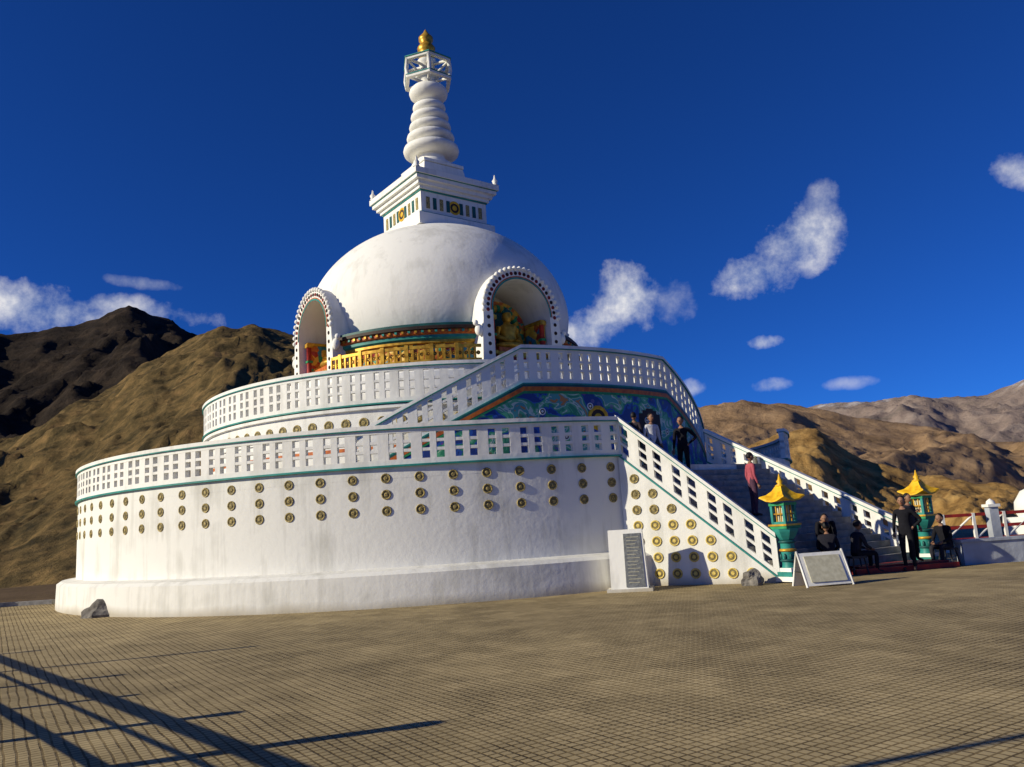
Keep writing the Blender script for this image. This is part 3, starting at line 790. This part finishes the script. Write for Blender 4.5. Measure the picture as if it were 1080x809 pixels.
person((8.82,18.95,0),rad(-35),'hips',1.66,shirt=BLK,pants=BLK)
person((9.12,19.3,.165),rad(20),'phone',1.55,shirt=(.04,.04,.05),pants=BLK)
person((10.15,19.8,0),rad(-60),'sit',1.66,shirt=BLK,pants=(.03,.03,.04))
def stool(p):
    mb=MB(); mb.box((0,0,.39),(.34,.34,.05),METAL)
    for a in(-1,1):
        for b in(-1,1): mb.tube([(a*.17,b*.17,0),(a*.12,b*.12,.38)],[.016,.016],6,METAL)
    mb.obj('stool',None,p)
stool((7.6,18.9,0)); stool((6.95,18.8,0)); stool((10.15,19.8,0))

# ---------------------------------------------------------------- ground & terrain
mb=MB()
poly=[(-60,-15),(45,-15),(45,45),(-14,45),(-15.5,27.2),(-60,25.5)]
n=len(poly)
mb.add([(x,y,0) for x,y in poly]+[(x,y,-.4) for x,y in poly],[tuple(range(n))]+[(i,n+i,n+(i+1)%n,(i+1)%n) for i in range(n)],PAVE)
mb.obj('plaza_pavement')
mb=MB(); mb.box((-37.7,26.45,.06),(44.3,.22,.14),STEP,rz=math.atan2(1.7,44.5))
mb.box((-17.6,27.0,.22),(.25,.25,.45),WHITE); mb.obj('plaza_kerb')
EARTH=rock_mat('earth',[(.08,.055,.035),(.13,.09,.05),(.16,.11,.065)],.08,.5,.5,det=5)
mb=MB(); vs=[];fs=[]
rs=[0,30,50,80,120,200,320,500,900,2000,5000,20000]; sg=72
for r in rs:
    z=-.2 if r<=50 else max(-80,-.2-(r-50)*.22)
    for i in range(sg):
        a=2*math.pi*i/sg; vs.append((r*math.cos(a),r*math.sin(a)+10,z+ (noise.noise(Vector((r*math.cos(a),r*math.sin(a),0))*.01)*6 if r>60 else 0)))
for j in range(len(rs)-1):
    for i in range(sg): fs.append((j*sg+i,j*sg+(i+1)%sg,(j+1)*sg+(i+1)%sg,(j+1)*sg+i))
mb.add(vs,fs,EARTH,True); mb.obj('ground')

def interp(pr,a):
    if a<=pr[0][0]: return pr[0][1]
    for (x0,y0),(x1,y1) in zip(pr,pr[1:]):
        if a<=x1:
            t=(a-x0)/(x1-x0); t=t*t*(3-2*t)*.5+t*.5; return y0+(y1-y0)*t
    return pr[-1][1]
def terrain(name,pr,d0,d1,z0,seed,amp,fs_,m,na=260,nt=90,pw=1.0,jag=.012,fine=4,crag=0,cf=.1):
    mb=MB(); vs=[]; a0,a1=pr[0][0],pr[-1][0]
    for j in range(nt+1):
        t=1.35*j/nt
        for i in range(na+1):
            a=a0+(a1-a0)*i/na
            d=(d0+(d1-d0)*t)*(1+.05*noise.noise(Vector((a*.12,seed,0))))
            x=d*math.sin(rad(a)); y=d*math.cos(rad(a))
            H=interp(pr,a)*d1+1.6
            tt=min(1,t); base=z0+(H-z0)*(tt**pw)
            if t>1: base=H-(H-z0)*((t-1)/.35)**1.2*.9
            wq=noise.noise(Vector((x*fs_*.7,y*fs_*.7,seed+4)))*.6
            q=Vector((a*rad(1)*d1*.75*fs_+wq,d*fs_*.38+wq,seed))
            rg=noise.ridged_multi_fractal(q,.95,2.1,6,1.0,2.0)
            env=min(1,t*2.2)*(1-.8*max(0,1-abs(t-1)/.3))
            jn=noise.fractal(Vector((x*fs_*fine,y*fs_*fine,seed)),.85,2.2,6)
            z=base+(rg-1.0)*amp*env+jn*jag*d1*min(1,t*1.5)
            if crag:
                v=noise.ridged_multi_fractal(Vector((x*cf,y*cf,seed+9)),.8,2.2,5,1.0,2.2)
                z+=(v-1.1)*crag*min(1,t*2.5)*(1-.45*max(0,1-abs(t-1)/.2))
            vs.append((x,y,z))
    w=na+1
    fs=[(j*w+i,j*w+i+1,(j+1)*w+i+1,(j+1)*w+i) for j in range(nt) for i in range(na)]
    mb.add(vs,fs,m,True); return mb.obj(name)
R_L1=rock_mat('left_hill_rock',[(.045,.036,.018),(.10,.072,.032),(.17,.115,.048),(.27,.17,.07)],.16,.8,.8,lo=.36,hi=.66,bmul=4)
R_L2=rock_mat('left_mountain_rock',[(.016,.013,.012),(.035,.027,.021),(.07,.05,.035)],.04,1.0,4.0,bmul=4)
R_R1=rock_mat('golden_ridge_rock',[(.16,.09,.03),(.36,.215,.075),(.52,.33,.12)],.03,.9,3.5,bmul=4)
R_R2=rock_mat('brown_mountain_rock',[(.17,.11,.06),(.30,.195,.11),(.39,.26,.15)],.009,.8,12.0,bmul=4)
R_R3=rock_mat('far_mountain_rock',[(.17,.14,.12),(.26,.20,.17),(.32,.26,.22)],.003,.8,30.0,snow=(560,1050))
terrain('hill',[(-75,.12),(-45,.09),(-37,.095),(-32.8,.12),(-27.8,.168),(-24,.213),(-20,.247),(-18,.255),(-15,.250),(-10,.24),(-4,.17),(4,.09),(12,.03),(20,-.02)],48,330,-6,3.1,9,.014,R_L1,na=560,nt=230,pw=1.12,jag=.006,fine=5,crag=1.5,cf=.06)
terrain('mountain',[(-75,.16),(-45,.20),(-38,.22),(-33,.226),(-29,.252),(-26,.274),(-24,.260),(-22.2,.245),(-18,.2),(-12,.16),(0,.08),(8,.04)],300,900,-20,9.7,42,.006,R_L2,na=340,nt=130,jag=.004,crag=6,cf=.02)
terrain('ridge',[(4,.03),(12,.05),(16,.072),(17.9,.084),(20.4,.090),(22,.068),(24,.049),(26.5,.028),(30,.012),(33,-.003),(38,-.02),(60,-.02)],260,900,-75,5.5,24,.009,R_R1,na=420,nt=150,jag=.003,crag=6,cf=.02)
terrain('mountain',[(0,.06),(8,.09),(12,.118),(15.9,.128),(18,.122),(21,.106),(23.4,.092),(27,.073),(30,.057),(33,.047),(38,.04),(60,.05)],1000,3200,-80,12.5,65,.0022,R_R2,na=400,nt=140,jag=.002,crag=12,cf=.006)
terrain('mountain',[(-10,.08),(5,.09),(13.4,.100),(18,.104),(21.6,.109),(24,.105),(26.2,.110),(28.9,.101),(31,.107),(33,.117),(36,.13),(45,.12),(60,.11)],3800,8000,-80,21.5,170,.0008,R_R3,na=400,nt=130,jag=.0015,crag=45,cf=.0022)

# ---------------------------------------------------------------- world
SUNV=Vector((SUNH.x*math.cos(EL),SUNH.y*math.cos(EL),math.sin(EL)))
w=D.worlds.new('World'); scene.world=w; w.use_nodes=True
nt=w.node_tree; L=nt.links.new; bg=nt.nodes['Background']; bg.inputs['Strength'].default_value=.1
sky=nt.nodes.new('ShaderNodeTexSky'); sky.sky_type='NISHITA'; sky.sun_disc=False
sky.sun_elevation=EL; sky.sun_rotation=math.atan2(SUNV.x,SUNV.y)%(2*math.pi); sky.altitude=3500; sky.air_density=1.0; sky.dust_density=.2; sky.ozone_density=3
tint=nt.nodes.new('ShaderNodeMix'); tint.data_type='RGBA'; tint.blend_type='MULTIPLY'; tint.inputs['Factor'].default_value=1
tint.inputs['B'].default_value=(.10,.38,.95,1)
L(sky.outputs[0],tint.inputs['A'])
tc=nt.nodes.new('ShaderNodeTexCoord')
def M2(op,a,b=None,c=None):
    n=nt.nodes.new('ShaderNodeMath'); n.operation=op
    for i,x in enumerate((a,b,c)):
        if x is None: continue
        if isinstance(x,(int,float)): n.inputs[i].default_value=x
        else: L(x,n.inputs[i])
    return n.outputs[0]
def dot(v):
    n=nt.nodes.new('ShaderNodeVectorMath'); n.operation='DOT_PRODUCT'; n.inputs[1].default_value=v; L(tc.outputs['Generated'],n.inputs[0]); return n.outputs['Value']
nz=nt.nodes.new('ShaderNodeTexNoise'); nz.inputs['Scale'].default_value=20; nz.inputs['Detail'].default_value=8; nz.inputs['Roughness'].default_value=.62
L(tc.outputs['Generated'],nz.inputs['Vector'])
nn_=M2('MULTIPLY',M2('SUBTRACT',nz.outputs['Fac'],.5),4.4)
acc=None
clouds=[(21.2,17.6,3.4,2.5,20,1),(17.9,15.8,3.0,1.5,0,1),(22.6,19.6,1.7,1.2,50,.7),
 (8.9,15.2,2.8,2.4,15,1),(6.3,13.4,3.4,1.5,15,.95),(11.7,14.8,1.8,1.6,0,.45),
 (-31.0,14.9,5.5,1.6,-2,1),(-25.5,15.3,5.0,.9,-4,.8),(-25,17.0,2.6,.4,-4,.4),(17.8,11.2,1.3,.5,0,.9),(34.6,18.8,1.1,1.9,60,.8),(12.6,8.6,1.2,.6,0,.6),(18,8.2,1.4,.5,0,.6),(23,7.8,1.6,.4,0,.4)]
for az,el,aw,bh,tilt,st in clouds:
    a,e=rad(az),rad(el)
    c=Vector((math.sin(a)*math.cos(e),math.cos(a)*math.cos(e),math.sin(e)))
    r=Vector((math.cos(a),-math.sin(a),0)); u=r.cross(c)
    t=rad(tilt); e1=r*math.cos(t)+u*math.sin(t); e2=-r*math.sin(t)+u*math.cos(t)
    U1=dot(tuple(e1/math.sin(rad(aw)))); V1=dot(tuple(e2/math.sin(rad(bh))))
    rr=M2('ADD',M2('MULTIPLY',U1,U1),M2('MULTIPLY',V1,V1))
    rr=M2('ADD',rr,M2('MULTIPLY',M2('LESS_THAN',dot(tuple(c)),0),100))
    den=M2('ADD',M2('SUBTRACT',1.05,rr),nn_)
    den=M2('MULTIPLY',M2('MAXIMUM',M2('MINIMUM',M2('MULTIPLY',den,.55),1.0),0),st)
    acc=den if acc is None else M2('MAXIMUM',acc,den)
alpha=M2('POWER',acc,1.15)
cc=nt.nodes.new('ShaderNodeMix'); cc.data_type='RGBA'; cc.inputs['A'].default_value=(3.8,4.8,6.6,1); cc.inputs['B'].default_value=(8.6,8.5,8.5,1)
L(M2('MULTIPLY_ADD',nz.outputs['Fac'],3.0,-.95),cc.inputs['Factor'])
cc.clamp_factor=True
mx=nt.nodes.new('ShaderNodeMix'); mx.data_type='RGBA'
L(alpha,mx.inputs['Factor']); L(tint.outputs['Result'],mx.inputs['A']); L(cc.outputs['Result'],mx.inputs['B'])
L(mx.outputs['Result'],bg.inputs['Color'])
sun=D.lights.new('sun','SUN'); sun.energy=5.0; sun.angle=rad(.5); sun.color=(1,.91,.70)
so=D.objects.new('sun',sun); scene.collection.objects.link(so); so.rotation_euler=SUNV.to_track_quat('Z','Y').to_euler(); so.location=(-20,-10,20)

# ---------------------------------------------------------------- camera
cam=D.cameras.new('camera'); co=D.objects.new('camera',cam); scene.collection.objects.link(co)
cam.sensor_width=36; cam.lens=28.33; cam.clip_end=40000; cam.clip_start=.05
M=Matrix.Translation((0,0,1.6))@Matrix.Rotation(rad(90+9.94),4,'X')@Matrix.Rotation(rad(-3.65),4,'Z')
co.matrix_world=M
scene.camera=co
scene.view_settings.view_transform='Standard'; scene.view_settings.look='None'; scene.view_settings.exposure=0
